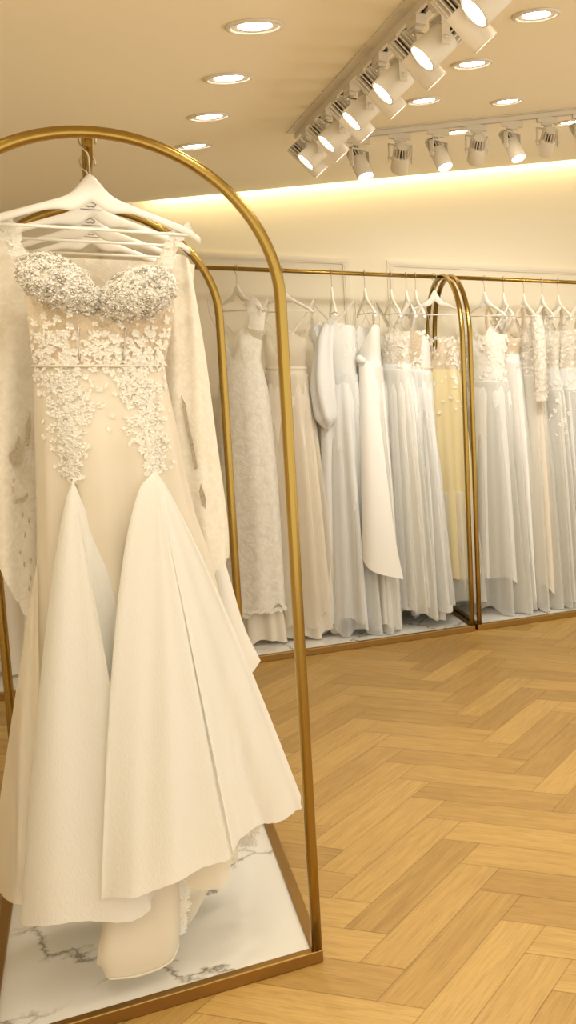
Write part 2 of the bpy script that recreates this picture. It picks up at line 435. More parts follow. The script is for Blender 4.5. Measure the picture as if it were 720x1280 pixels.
for i, y in enumerate((2.2, 1.6, 1.0, .4, -.2)):          # unseen downlights added for fill, carrying the grid on overhead
    spots.append((colx['a'], y, 'added recessed fill downlight overhead in the row above the brass arch')); spots.append((colx['b'], y, 'added recessed fill downlight overhead in the row right of the long track'))
    spots.append((-.35, y + .1, 'added recessed fill downlight overhead near the left wall')); spots.append((2.4, y, 'added recessed fill downlight overhead at the right of the room'))
spots.append((2.4, 2.8, 'added recessed fill downlight overhead at the right of the room')); spots.append((2.4, 3.5, 'added recessed fill downlight overhead at the right of the room'))  # two more unseen fill lamps added on the right
for i, (x, y, lb) in enumerate(spots):
    o = dl0 if i == 0 else copy_tree(dl0)
    o.location = (x, y, zc(x) - .0005); o.rotation_euler = (0, -TIL, 0); o['label'] = lb
    light('downlight_lamp', 'AREA', (0, 0, -.012), E_DOWN, WARM, o, shape='DISK', size=.09, spread=math.radians(150))

# tracks
def track(p0, p1, label):
    a, b = Vector(p0), Vector(p1); c = (a + b) / 2; d = b - a; L_ = d.length; d.normalize()
    nrm = Vector((-sin(TIL), 0, cos(TIL))); s = d.cross(nrm).normalized(); nrm = s.cross(d)
    mt = Matrix((s, d, nrm)).transposed().to_4x4(); mt.translation = c
    t = thing('lighting_track', label, 'lighting track'); t.location = c
    t.rotation_euler = mt.to_euler()
    mb = MB()
    mb.box((-.018, -L_ / 2, -.02), (-.008, L_ / 2, 0)); mb.box((.008, -L_ / 2, -.02), (.018, L_ / 2, 0)); mb.box((-.008, -L_ / 2, -.006), (.008, L_ / 2, 0))
    mb.box((-.05, -L_ / 2, -.003), (-.018, L_ / 2, 0)); mb.box((.018, -L_ / 2, -.003), (.05, L_ / 2, 0))
    mb.build('track_profile', 'fix', t, smooth=False)
    mb = MB(); mb.box((-.008, -L_ / 2 + .01, -.012), (.008, L_ / 2 - .01, -.006)); mb.build('contact_slot', 'fixd', t, smooth=False)
    mb = MB(); mb.box((-.019, L_ / 2 - .001, -.021), (.019, L_ / 2 + .012, 0)); mb.build('end_cap', 'fix', t, smooth=False)
    return mt
T1X = 0.737
m1 = track((T1X, 1.2, zc(T1X) - .001), (T1X, 4.34, zc(T1X) - .001), 'long white lighting track running along the ceiling towards the end wall')
t2a, t2b = Vector((0.93, 4.445, 0)), Vector((3.4, 3.93, 0))
t2a.z = zc(t2a.x) - .001; t2b.z = zc(t2b.x) - .001
m2 = track(t2a, t2b, 'white lighting track across the ceiling in front of the end wall')
def make_spot():
    t = thing('spotlight', '', 'spotlight')
    mb = MB(); mb.box((-.016, -.055, -.034), (.016, .055, -.002)); mb.box((-.012, -.03, -.046), (.012, .03, -.034)); mb.build('track_adapter', 'fix', t, smooth=False)
    mb = MB(); mb.sweep([(0, 0, -.03), (0, 0, -.062)], .009, 10)
    mb.box((-.012, -.06, -.068), (.012, .06, -.062)); mb.box((-.012, -.06, -.155), (.012, -.055, -.062)); mb.box((-.012, .055, -.155), (.012, .06, -.062))
    mb.build('yoke', 'fix', t, smooth=False)
    bd = bpy.data.objects.new('lamp_housing', None)
    mb = MB(); mb.lathe([(.0001, .03), (.040, .03), (.042, .025), (.044, -.075), (.043, -.080), (.039, -.080), (.037, -.066), (.0001, -.066)], 28)
    bd = mb.build('lamp_housing', 'fix', t)
    mb = MB(); mb.lathe([(.027, .03), (.027, .084), (.0001, .084)], 16); mb.build('heat_core', 'fixd', bd)
    mb = MB()
    for k in range(16):
        mb.box((.024, -.002, .028), (.042, .002, .088), Matrix.Rotation(2 * PI * k / 16, 4, 'Z'))
    mb.lathe([(.0001, .088), (.026, .088), (.027, .084), (.0001, .084)], 24)
    mb.build('heat_sink', 'fix', bd, smooth=False)
    mb = MB(); mb.lathe([(.0385, -.071), (.03, -.075), (.0001, -.077)], 24); mb.build('lens', 'glow', bd)
    mb = MB(); mb.sweep([(0, -.064, 0), (0, .064, 0)], .008, 10); mb.build('pivot_screw', 'fix', bd)
    for c_ in bd.children: pass
    return t, bd
sp0, _ = make_spot()
first = [True]
def put_spot(p, aim, along, label, group, energy, color):
    o = sp0 if first[0] else copy_tree(sp0)
    first[0] = False
    o['label'] = label; o['group'] = group
    o.location = p; o.scale = (.78, .78, .78)
    # yoke turns about the vertical so that its pivots lie across the aim
    az = math.atan2(aim[1], aim[0])
    o.rotation_euler = (0, 0, az)
    ad = [c_ for c_ in o.children if c_.name.startswith('track_adapter')][0]
    ad.rotation_euler = (0, 0, along - az)
    bd = [c_ for c_ in o.children if c_.name.startswith('lamp_housing')][0]
    bd.location = (0, 0, -.135)
    el = math.atan2(-aim[2], math.hypot(aim[0], aim[1]))      # downward angle
    bd.rotation_euler = (0, -(PI / 2 - el), 0)
    li = light('spot_lamp', 'SPOT', (0, 0, -.085), energy, color, bd, spot_size=math.radians(78), spot_blend=0.7, shadow_soft_size=.035)
ords = ['first', 'second', 'third', 'fourth', 'fifth', 'sixth', 'seventh', 'eighth', 'ninth', 'tenth', 'eleventh']
ys = [4.19, 4.0, 3.81, 3.62, 3.43, 3.24, 3.05, 2.86, 2.67, 2.48, 2.29, 2.10]
for i, y in enumerate(ys):
    if i % 2 == 0: aim = (.75, -.06, -.75); lb = 'aimed right'
    else: aim = (-.72, -.02, -.74); lb = 'aimed left'
    txt = (ords[i] + ' spotlight from the far end of the long track, ' + lb) if i < 11 else 'spotlight overhead at the near end of the long track'
    put_spot((T1X, y, zc(T1X) - .018), aim, 0, txt, 'spotlights on the long track', E_T1, WARM)
txs = [0.975, 1.13, 1.28, 1.43, 1.575, 1.72, 1.87, 2.02, 2.25, 2.5]
dT = (t2b - t2a)
for i, x in enumerate(txs):
    f = (x - t2a.x) / dT.x; p = t2a + dT * f; p.z = zc(p.x) - .018
    if i % 2: aim = (.10, .82, -.58); lb = 'turned away to the end wall'
    else: aim = (.28, -.42, -.9); lb = 'lens facing the viewer'
    txt = (ords[i] + ' spotlight from the left on the cross track, ' + lb) if i < 7 else 'spotlight on the cross track beyond the right edge'
    put_spot(p, aim, math.atan2(dT.y, dT.x) - PI / 2, txt, 'spotlights on the cross track', E_T2 if i % 2 else 1.6, NEUT)
# cove light
xm = (x0 + x1) / 2
cv = light('cove_lamp', 'AREA', (xm, YC + .068, zc(xm) + .035), 4.5, (1.0, .84, .50), None, shape='RECTANGLE', size=(x1 - x0) / cos(TIL), size_y=.03)
cv.rotation_euler = (0, -TIL, 0)
cv.rotation_euler = (Matrix.Rotation(-TIL, 3, 'Y') @ Matrix.Rotation(math.radians(8), 3, 'X')).to_euler()

# ------------------------------------------------------------------ racks
def rack(label, x0, x1, y0, y1, axis, apex, cx=None, railx=None, r=.0125):
    """arched garment rack. axis 'y': rail runs in depth, arches across; 'x': rail runs across"""
    cx_, cy_ = (x0 + x1) / 2, (y0 + y1) / 2
    t = thing('clothing_rack', label, 'clothing rack', (cx_, cy_, 0), 0, 'arched brass gown racks on marble bases')
    off = Vector((cx_, cy_, 0))
    if axis == 'y': ends, lo, hi = (y0 + .013, y1 - .013), x0, x1
    else: ends, lo, hi = (x0 + .013, x1 - .013), y0, y1
    a = (hi - lo) / 2 - .0125; c = (hi + lo) / 2
    zs = apex - a
    for e_ in ends:
        pts = [(-a, .02)] + [(-a, .02 + (zs - .02) * k / 6) for k in range(1, 7)] + [(-a * cos(PI * k / 40), zs + a * sin(PI * k / 40)) for k in range(1, 40)] + [(a, .02 + (zs - .02) * k / 6) for k in range(6, -1, -1)]
        P = [(c + p, e_, z) if axis == 'y' else (e_, c + p, z) for p, z in pts]
        mb = MB(); mb.sweep(P, r, 16, sq=.45, up=(0, 1, 0) if axis == 'y' else (1, 0, 0)); mb.build('arch', 'brass', t, off=off)
    rz = apex - .004; rc = railx if railx is not None else c
    mb = MB()
    mb.sweep([(rc, ends[0], rz), (rc, ends[1], rz)] if axis == 'y' else [(ends[0], rc, rz), (ends[1], rc, rz)], .011, 14)
    mb.build('hanging_rail', 'brass', t, off=off)
    mb = MB(); wd, hh = .026, .034
    mb.box((x0, y0, 0), (x1, y0 + wd, hh)); mb.box((x0, y1 - wd, 0), (x1, y1, hh)); mb.box((x0, y0 + wd, 0), (x0 + wd, y1 - wd, hh)); mb.box((x1 - wd, y0 + wd, 0), (x1, y1 - wd, hh))
    fo = mb.build('base_frame', 'brassdark', t, smooth=False, off=off)
    bv = fo.modifiers.new('b', 'BEVEL'); bv.width = .003; bv.segments = 2
    mb = MB(); mb.box((x0 + wd, y0 + wd, .004), (x1 - wd, y1 - wd, .027)); mb.build('marble_slab', 'marble', t, smooth=False, off=off)
    return t
rack('brass arched rack nearest the viewer, hung with ivory lace gowns', -.30, .39, 2.562, 3.90, 'y', 1.957, railx=.026)
rack('brass rack along the end wall left of the twin arches', .335, 1.676, 5.37, 6.05, 'x', 1.925, railx=5.70)
rack('brass rack along the end wall right of the twin arches', 1.690, 3.03, 5.37, 6.05, 'x', 1.925, railx=5.70)
rack('brass rack on the end wall mostly hidden behind the near gowns', -1.06, .305, 5.37, 6.05, 'x', 1.925, railx=5.70)

# ------------------------------------------------------------------ hangers
def make_hanger(hw=.21, drop=.13, hook=.07, logo=False):
    """hook top hangs on a rail at local z=0 (rail centre)"""
    t = thing('clothes_hanger', '', 'hanger')
    # hook: wire over the rail then down to the neck
    pts = [(.016 * cos(a), 0, .002 + .016 * sin(a)) for a in [math.radians(d) for d in range(-25, 200, 15)]]
    pts = [Vector(p) for p in pts][::-1]
    pts = pts[::-1]
    tail = crom([pts[-1], (-.012, 0, -.012), (0, 0, -.03), (0, 0, -hook - .01)], 4)
    mb = MB(); mb.sweep(pts + tail[1:], .0018, 6); mb.build('hook', 'wire', t)
    # shoulders: arched board
    mb = MB(); k = 24; up, lo = [], []
    for i in range(-k, k + 1):
        s = i / k; x = s * hw; a = abs(s)
        z = -hook - drop * (.30 * (1 - math.exp(-(a / .13) ** 2)) + .70 * a) - .010 * max(0, a - .88) / .12
        th = .017 + .045 * math.exp(-(a / .22) ** 2) 
        up.append((x, z)); lo.append((x, z - th))
    for sgn in (-1, 1):
        pass
    th = .006
    rows = []
    for (x, z1), (_, z0) in zip(up, lo):
        zm = (z0 + z1) / 2; hh = (z1 - z0) / 2
        rows.append([Vector((x, th * cos(q), zm + hh * sin(q))) for q in [2 * PI * j / 10 for j in range(10)]])
    b = len(mb.V); mb.grid(rows, closed=True); mb.F.append(tuple(b + j for j in range(10))); e_ = b + 2 * k * 10; mb.F.append(tuple(e_ + j for j in range(10))[::-1])
    bd = mb.build('shoulder_board', 'hang', t)
    zb = -hook - drop * .95 - .012
    mb = MB(); mb.sweep([(-hw * .93, 0, zb), (hw * .93, 0, zb)], .0035, 8); mb.build('trouser_bar', 'hang', t)
    if logo:
        mb = MB(); zz = -hook - .030; yy = -.0068
        def S(cx, mir):
            P = crom([(cx + mir * .006, yy, zz + .006), (cx, yy, zz + .009), (cx - mir * .005, yy, zz + .005), (cx + mir * .004, yy, zz - .001), (cx - mir * .001, yy, zz - .007), (cx - mir * .007, yy, zz - .005)], 4)
            mb.sweep(P, .0009, 5)
        S(-.0065, -1); S(.0065, 1)
        mb.sweep([(-.022, yy, zz - .013), (.022, yy, zz - .013)], .0007, 5)
        mb.build('printed_monogram', 'ink', bd)
    return t
hang_far = make_hanger()
hang_near = make_hanger(.205, .112, .066, True)
hang_front = make_hanger(.205, .112, .066, False)
used = {'far': False, 'near': False, 'front': False}
def put_hanger(kind, loc, rz, label, group):
    src = {'far': hang_far, 'near': hang_near, 'front': hang_front}[kind]
    o = src if not used[kind] else copy_tree(src)
    used[kind] = True
    o.location = loc; o.rotation_euler = (0, 0, rz); o['label'] = label; o['group'] = group
    return o
# ------------------------------------------------------------------ gown parts
def foldf(seed, n):
    r = random.Random(seed)
    T = [(r.choice((2, 3)), .5, r.uniform(0, 6.28))]
    for k in range(5): T.append((max(3, int(round(n * r.uniform(.45, 1.55)))), r.uniform(.35, .8), r.uniform(0, 6.28)))
    def f(th):
        s = sum(a * cos(k * th + p) for k, a, p in T)
        return math.tanh(s * .8)
    return f
def skirt(name, mat, parent, keys, n, seed, hemvar=.02, seg=120, rows=34, th0=0, th1=2 * PI, twist=.0):
    """keys: (z, cx, cy, a, b, amp) by falling z"""
    f = foldf(seed, n); r = random.Random(seed + 9)
    hk = [(r.randint(2, 9), r.uniform(.3, 1), r.uniform(0, 6.28)) for _ in range(5)]
    z0, z1 = keys[0][0], keys[-1][0]
    P = []
    closed = abs(th1 - th0 - 2 * PI) < 1e-6
    for i in range(rows + 1):
        t = i / rows; z = lerp(z0, z1, t)
        cx, cy, a, b, A = keyed(keys, z)
        row = []
        for j in range(seg if closed else seg + 1):
            th = th0 + (th1 - th0) * j / seg
            q = 1 + A * f(th + twist * t)
            hz = hemvar * ss((t - .8) / .2) * sum(c_ * cos(k * th + p) for k, c_, p in hk) / 2
            # waves of a soft hem widen towards the floor
            row.append((cx + a * q * cos(th), cy + b * q * sin(th), z + max(hz, -z + .035) if z + hz < .035 else z + hz))
        P.append(row)
    mb = MB(); mb.grid(P, closed=closed); return mb.build(name, mat, parent)
def neckline(th, front, side, back, dip=.0, peak=.0):
    """height of the bodice's top edge by angle; front is th=-90deg"""
    c = -sin(th)
    z = lerp(side, front if c > 0 else back, abs(c) ** 1.5)
    if c > 0:
        z += peak * math.exp(-((abs(cos(th)) - .5) / .22) ** 2) - dip * math.exp(-(cos(th) / .28) ** 2)
    return z
class Bodice:
    def __init__(s, zw, aw, bw, zb, ab, bb, neck, bust=.025, cx=0, cy=0):
        s.zw, s.aw, s.bw, s.zb, s.ab, s.bb, s.neck, s.bust, s.cx, s.cy = zw, aw, bw, zb, ab, bb, neck, bust, cx, cy
    def pt(s, th, z):
        t = (z - s.zw) / (s.zb - s.zw); k = ss(min(1, max(0, t)))
        a, b = lerp(s.aw, s.ab, k), lerp(s.bw, s.bb, k)
        x, y = cos(th), sin(th)
        g = 0
        if y < 0: g = s.bust * math.exp(-((abs(x) - .48) / .26) ** 2) * math.exp(-((z - (s.zb - .045)) / .055) ** 2)
        return Vector((s.cx + a * x, s.cy + (b + g) * y, z))
    def nrm(s, th): return Vector((cos(th) / s.ab, sin(th) / s.bb, 0)).normalized()
    def build(s, name, mat, parent, seg=64, rows=14):
        P = []
        for i in range(rows + 1):
            P.append([s.pt(2 * PI * j / seg, lerp(s.zw, s.neck(2 * PI * j / seg), i / rows)) for j in range(seg)])
        mb = MB(); mb.grid(P, closed=True, flip=True); return mb.build(name, mat, parent)
def ribbon(name, mat, parent, pts, wd, nrm=(0, -1, 0), n=6):
    P = crom(pts, n); mb = MB(); nv = Vector(nrm); rows = []
    for i, p in enumerate(P):
        t = (P[min(i + 1, len(P) - 1)] - P[max(i - 1, 0)]).normalized(); s = t.cross(nv).normalized()
        rows.append([p - s * wd / 2, p - s * wd / 4 + nv * wd * .12, p + nv * wd * .16, p + s * wd / 4 + nv * wd * .12, p + s * wd / 2])
    mb.grid(rows); return mb.build(name, mat, parent)
def tube(name, mat, parent, pts, rads, n=28, amp=.12, seed=1, flat=1.0, fl_axis=(1, 0, 0)):
    """soft sleeve: open tube with folds"""
    P = crom(pts, 6); f = foldf(seed, 6); mb = MB()
    k = len(rads); rows = []
    ref = Vector(fl_axis)
    for i, p in enumerate(P):
        t = i / (len(P) - 1) * (k - 1); j = min(int(t), k - 2); r_ = lerp(rads[j], rads[j + 1], ss(t - j))
        tg = (P[min(i + 1, len(P) - 1)] - P[max(i - 1, 0)]).normalized()
        a = (ref - tg * ref.dot(tg)).normalized(); b = tg.cross(a)
        rows.append([p + (a * cos(q) + b * sin(q) * flat) * r_ * (1 + amp * f(q + i * .05)) for q in [2 * PI * m_ / n for m_ in range(n)]])
    mb.grid(rows, closed=True); return mb.build(name, mat, parent)
def applique(name, mat, parent, bod, spots, rng, r=.012, beads=None):
    mb = MB(); be = MB()
    for th, z in spots:
        p = bod(th, z) if callable(bod) else bod.pt(th, z)
        nn = (bod(th + .02, z) - bod(th - .02, z)).cross(Vector((0, 0, 1))) if callable(bod) else bod.nrm(th)
        nn = nn.normalized()
        if rng.random() < .6: mb.flower(p + nn * .002, nn, r * rng.uniform(.7, 1.25), rng)
        else:
            d = Vector((rng.uniform(-1, 1), rng.uniform(-.3, .3), rng.uniform(-1, 1)))
            d = d - nn * d.dot(nn)
            mb.leaf(p + nn * .002, d, nn, r * rng.uniform(1.3, 2.2), r * .4)
        if beads and rng.random() < .6: be.bead(p + nn * (.005 + r * .2), rng.uniform(.0022, .004))
    o = mb.build(name, mat, parent, smooth=False)
    if beads: be.build('beading', beads, parent)
    return o
def belt(parent, bod, z, h, mat):
    mb = MB(); rows = []
    for k in range(5):
        q = -1 + k / 2
        rows.append([bod.pt(t, z + q * h / 2) + bod.nrm(t) * (.004 + .004 * (1 - q * q)) for t in [2 * PI * j / 48 for j in range(48)]])
    mb.grid(rows, closed=True); return mb.build('belt', mat, parent)

# ------------------------------------------------------------------ the front gown
YA = 2.72
gA = thing('wedding_gown', 'ivory mermaid gown with beaded cups and flared tulle godets, front of the near rack', 'dress', (.03, YA, 0))
oA = Vector((.03, YA, 0))
rng = random.Random(11)
sil = [  # rows of the outline: y, left, right, half depth
    (345, 26, 220, .075), (390, 33, 217, .085), (430, 38, 211, .080), (457, 43, 206, .075), (480, 42, 209, .078), (500, 42, 213, .085), (550, 43, 224, .10), (600, 44, 233, .098),
    (650, 45, 245, .090), (700, 45, 262, .075), (760, 46, 276, .066), (850, 46, 284, .06), (950, 50, 280, .07), (1040, 60, 270, .07)]
K = []
for y, l, r_, b in sil:
    a, c = at(l, y, YA), at(r_, y, YA)
    K.append(((a.z + c.z) / 2, (a.x + c.x) / 2, YA, (c.x - a.x) / 2, b))
ZW = K[3][0]
def bodyA(th, z):
    cx, cy, a, b = keyed(K, z)
    return Vector((cx + a * cos(th), cy + b * sin(th), z))
fA = foldf(5, 7)
def sheathA(th, z):
    cx, cy, a, b = keyed(K, z)
    A = .11 * ss((ZW - z) / .30) + .004
    q = 1 + A * fA(th) * (1 if sin(th) < .2 else 1)
    return Vector((cx + a * q * cos(th) if abs(cos(th)) < .9 else cx + a * cos(th), cy + b * q * sin(th), z))
# bodice with sweetheart edge
ztop = lambda th: ZW + .012 + neckline(th, .115, .150, .10, dip=.045, peak=.0)
P = []
for i in range(19):
    row = []
    for j in range(72):
        th = 2 * PI * j / 72; z = lerp(ZW, ztop(th), i / 18)
        p = bodyA(th, z); s = sin(th)
        if s < 0:
            zc_ = ZW + .155
            p.y -= .042 * math.exp(-((abs(cos(th)) - .5) / .24) ** 2) * math.exp(-((z - zc_) / .06) ** 2)
        row.append(p)
    P.append(row)
def bodiceA(th, z):
    p = bodyA(th, z)
    if sin(th) < 0:
        p.y -= .042 * math.exp(-((abs(cos(th)) - .5) / .24) ** 2) * math.exp(-((z - ZW - .155) / .06) ** 2)
    return p
mb = MB(); mb.grid(P, closed=True, flip=True); mb.build('bodice', 'nude', gA, off=oA)
P = [[sheathA(2 * PI * j / 128, lerp(ZW, K[-1][0], i / 50)) for j in range(128)] for i in range(51)]
mb = MB(); mb.grid(P, closed=True); mb.build('satin_sheath', 'satin', gA, off=oA)
# waist seam piping
mb = MB(); pts = [bodyA(2 * PI * j / 60, ZW) + Vector((cos(2 * PI * j / 60), sin(2 * PI * j / 60), 0)) * .002 for j in range(61)]
mb.sweep(pts, .004, 6, caps=False); mb.build('waist_piping', 'satin', gA, off=oA)
# cups: dense petals, beads and edging
def cup_spots(cxn, n_):
    out_ = []
    for _ in range(n_):
        q = rng.uniform(0, 2 * PI); rr = math.sqrt(rng.random())
        x = cxn + .30 * rr * cos(q); dz = .055 * rr * sin(q)
        x = max(-.97, min(.97, x))
        th = -math.acos(x)
        z = ZW + .150 + dz - .05 * (abs(cxn) - abs(x)) * 0 + (.12 * (abs(x) - .5)) * .4
        z = min(z, ztop(th) + .004)
        out_.append((th, z))
    return out_
class AB:  # surface with normals for appliques
    def __init__(s, f): s.f = f
    def pt(s, th, z): return s.f(th, z)
    def nrm(s, th):
        return Vector((cos(th) * .5, sin(th), 0)).normalized()
sb = AB(bodiceA); sh = AB(sheathA)
for cu, cvv, tilt, cx_ in ((75, 357, 36, -.52), (171, 369, -30, .52)):
    c0 = at(cu, cvv, 2.650); ta = math.radians(-tilt)
    ax, az_ = Vector((cos(ta), 0, sin(ta))), Vector((-sin(ta), 0, cos(ta)))
    def cpt(q, rr):
        x, y = cos(q) * rr, sin(q) * rr
        d = math.sqrt(max(0, 1 - min(1, rr) ** 2))
        return c0 + ax * (.079 * x) + az_ * (.050 * y * (1 - .12 * x * (1 if cx_ < 0 else -1))) + Vector((0, -.052 * d, 0)), (ax * x * .6 + az_ * y * .8 + Vector((0, -max(.25, d), 0))).normalized()
    mb = MB(); mb.grid([[cpt(2 * PI * k / 40, r_ / 12)[0] for k in range(40)] for r_ in range(1, 13)], closed=True)
    cup = mb.build('bust_cup', 'lace', gA, off=oA)
    mb = MB(); be = MB(); sv = MB()
    for _ in range(330):
        q = rng.uniform(0, 2 * PI); rr = math.sqrt(rng.random()) * 1.02
        p, nn = cpt(q, rr)
        mb.flower(p + nn * rng.uniform(.0, .004), nn, rng.uniform(.005, .011), rng)
        if rng.random() < .8: be.bead(p + nn * rng.uniform(.004, .009), rng.uniform(.002, .0042))
        p, nn = cpt(rng.uniform(0, 2 * PI), math.sqrt(rng.random()))
        sv.bead(p + nn * rng.uniform(.003, .007), rng.uniform(.0018, .0045))
    for k in range(70):
        p, nn = cpt(2 * PI * k / 70, 1.0); mb.flower(p, nn, rng.uniform(.007, .011), rng)
    c_ = mb.build('cup_lace', 'petal', cup, smooth=False, off=oA)
    be.build('pearl_beading', 'pearl', cup, off=oA); sv.build('silver_beading', 'silver', cup, off=oA)
    th = -math.acos(cx_ * .62); mb = MB(); mb.sweep([bodiceA(th, ZW + .012 + k * .010) + Vector((0, -.004, 0)) for k in range(8)], .0020, 6); mb.build('boning', 'silver', gA, off=oA)
# bodice lace: sides and waist
S = []
for _ in range(420):
    x = rng.uniform(-.98, .98); z = ZW + abs(rng.gauss(0, .055))
    if abs(x) < .45 and rng.random() < .3: continue
    if z > ZW + .13 and abs(x) < .85: continue
    S.append((-math.acos(x), min(z, ZW + .16)))
applique('bodice_lace', 'petal', gA, sb, S, rng, .008, None).parent = gA
bl = [o for o in gA.children if o.name.startswith('bodice_lace')][0]
for v in bl.data.vertices: v.co -= oA
# hip lace: two falling sprays
S = []
for _ in range(300):
    t = rng.random(); x = -.50 + rng.gauss(0, .21 * (1 - t * .65)) - .03 * t; S.append((-math.acos(max(-.97, min(.97, x))), ZW - .004 - t * .245))
for _ in range(330):
    t = rng.random(); x = .52 + rng.gauss(0, .21 * (1 - t * .6)) + .06 * t; S.append((-math.acos(max(-.97, min(.97, x))), ZW - .004 - t * .235))
hl = applique('hip_lace', 'petal', gA, sh, S, rng, .0085, None)
for v in hl.data.vertices: v.co -= oA
mb = MB()
for th, z in S:
    if rng.random() < .5:
        p = sheathA(th, z); mb.bead(p + sh.nrm(th) * .006, rng.uniform(.0018, .003))
mb.build('hip_beading', 'pearl', gA, off=oA)
# straps of lace up to the hanger ends
for pts in (((36, 348, 2.665), (27, 325, 2.675), (15, 300, 2.68), (6, 272, 2.69)), ((200, 352, 2.665), (207, 325, 2.675), (219, 300, 2.68), (231, 284, 2.69))):
    Q = [at(*p) - oA for p in pts]
    st_ = ribbon('shoulder_strap', 'lace', gA, Q, .026)
    mb = MB()
    for k in range(34):
        t = rng.random() * 2.999; a = Q[int(t)].lerp(Q[int(t) + 1], t - int(t))
        mb.flower(a + Vector((rng.uniform(-.013, .013), -.006, 0)), (0, -1, .1), rng.uniform(.006, .011), rng)
    mb.build('strap_lace', 'petal', st_, smooth=False)
# godets: ruled tulle panels opening from a point at the knee
def godet(name, mat, apex, hem, n_sub=7, rows=30, crease=.35, seed=0):
    A = at(*apex)
    H_ = [(at(u, v, Y), p) for u, v, Y, p in hem]
    pts = crom([h for h, _ in H_], n_sub); ps = []
    for i in range(len(H_) - 1):
        ps += [lerp(H_[i][1], H_[i + 1][1], k / n_sub) for k in range(n_sub)]
    ps.append(H_[-1][1]); r = random.Random(seed)
    ph = [r.uniform(0, 6.28) for _ in range(4)]
    P = []
    for i in range(rows + 1):
        t = i / rows; row = []
        for j, (h, p) in enumerate(zip(pts, ps)):
            s = t ** p
            q = Vector((lerp(A.x, h.x, s), lerp(A.y, h.y, s), lerp(A.z, h.z, t)))
            q.y += t * .012 * (cos(j * .45 + ph[0]) * .5 + cos(j * .21 + t * 3 + ph[1]))
            if t > .9: q.z += (.002 * cos(j * .37 + ph[2]) + .0008 * cos(j * 1.9 + ph[3])) * (t - .9) / .1
            row.append(q)
        P.append(row)
    mb = MB(); mb.grid(P); return mb.build(name, mat, gA, off=oA)
godet('godet', 'tulle', (91, 600, 2.615), [(30, 1125, 2.76, .75), (27, 1150, 2.68, .75), (40, 1159, 2.62, .8), (77, 1158, 2.59, .9), (127, 1152, 2.585, 1), (170, 1146, 2.60, 1), (188, 1138, 2.60, 1), (192, 1120, 2.64, 1.0), (225, 1098, 2.69, 1), (270, 1075, 2.72, .95)], seed=1)
godet('godet', 'tulle', (194, 588, 2.605), [(150, 1120, 2.66, .5), (127, 1120, 2.60, .5), (133, 1127, 2.565, .55), (160, 1123, 2.545, .75), (186, 1115, 2.54, .9), (220, 1100, 2.545, 1), (250, 1088, 2.555, 1), (284, 1078, 2.565, 1), (290, 1068, 2.572, 1), (291, 1062, 2.585, 1), (299, 1053, 2.602, 1), (310, 1042, 2.628, 1), (326, 1033, 2.655, .97), (346, 1024, 2.69, .92), (368, 1016, 2.74, .87), (377, 1012, 2.757, .85), (377, 1006, 2.77, .85), (370, 985, 2.86, .85), (330, 960, 2.93, .85)], seed=2)
godet('tulle_overlay', 'tullesheer', (47, 700, 2.70), [(60, 1130, 2.64, .8), (40, 1135, 2.655, .85), (24, 1128, 2.68, .9), (2, 1117, 2.72, .95), (-14, 1104, 2.78, .95), (-10, 1085, 2.88, .95)], seed=3)
# train: satin panel folded down onto the marble, with a lace edge beside it
def sheet(name, mat, rowsP, parent, off, n=6):
    rows = [crom([at(*p) for p in r], n) for r in rowsP]
    cols = [crom([r[j] for r in rows], n) for j in range(len(rows[0]))]
    mb = MB(); mb.grid(cols); return mb.build(name, mat, parent, off=off)
sheet('satin_train', 'satin', [
    [(146, 1040, 2.72), (160, 1035, 2.70), (190, 1030, 2.70), (215, 1020, 2.71), (225, 1015, 2.75)],
    [(134, 1120, 2.68), (141, 1122, 2.655), (180, 1118, 2.65), (215, 1105, 2.66), (226, 1100, 2.72)],
    [(121, 1200, 2.64), (138, 1190, 2.622), (180, 1185, 2.62), (216, 1170, 2.635), (224, 1160, 2.68)],
    [(126, 1204, 2.65), (137, 1224, 2.622), (176, 1218, 2.622), (212, 1203, 2.635), (224, 1180, 2.67)]], gA, oA)
mb = MB(); mb.sweep(crom([at(136, 1224, 2.617), at(176, 1219, 2.616), at(212, 1203, 2.63), at(223, 1181, 2.665)], 6), .003, 6); mb.build('train_hem', 'satin', gA, off=oA)
sheet('lace_hem', 'tullesheer', [
    [(215, 1010, 2.80), (240, 1005, 2.80), (262, 1000, 2.82), (290, 990, 2.86), (312, 985, 2.92)],
    [(218, 1085, 2.74), (240, 1080, 2.75), (262, 1070, 2.77), (292, 1040, 2.84), (314, 1020, 2.92)],
    [(222, 1165, 2.71), (240, 1150, 2.72), (258, 1118, 2.75), (285, 1070, 2.83), (318, 1045, 2.92)]], gA, oA)
mb = MB()
for k in range(60):
    t = rng.random()
    a = at(222 + 14 * rng.random(), 1090 + 78 * t, 2.70)
    mb.flower(a, (0, -1, .2), rng.uniform(.006, .012), rng)
for k in range(40):
    a = at(295 + 26 * rng.random(), 1035 + 20 * rng.random(), 2.86); mb.flower(a, (0, -1, .3), rng.uniform(.008, .014), rng)
mb.build('train_lace', 'petal', gA, smooth=False, off=oA)
sheet('under_tulle', 'tullesheer', [
    [(225, 1010, 2.63), (245, 1005, 2.62), (265, 1000, 2.62), (285, 990, 2.65)],
    [(228, 1070, 2.62), (250, 1070, 2.61), (272, 1066, 2.61), (292, 1045, 2.65)],
    [(232, 1108, 2.62), (255, 1112, 2.605), (282, 1106, 2.605), (291, 1066, 2.64)]], gA, oA)
put_hanger('front', (.026, 2.665, 1.953 - .0), math.radians(3), 'white hanger holding the front ivory gown at the front of the near rack', 'white hangers on the near rack')

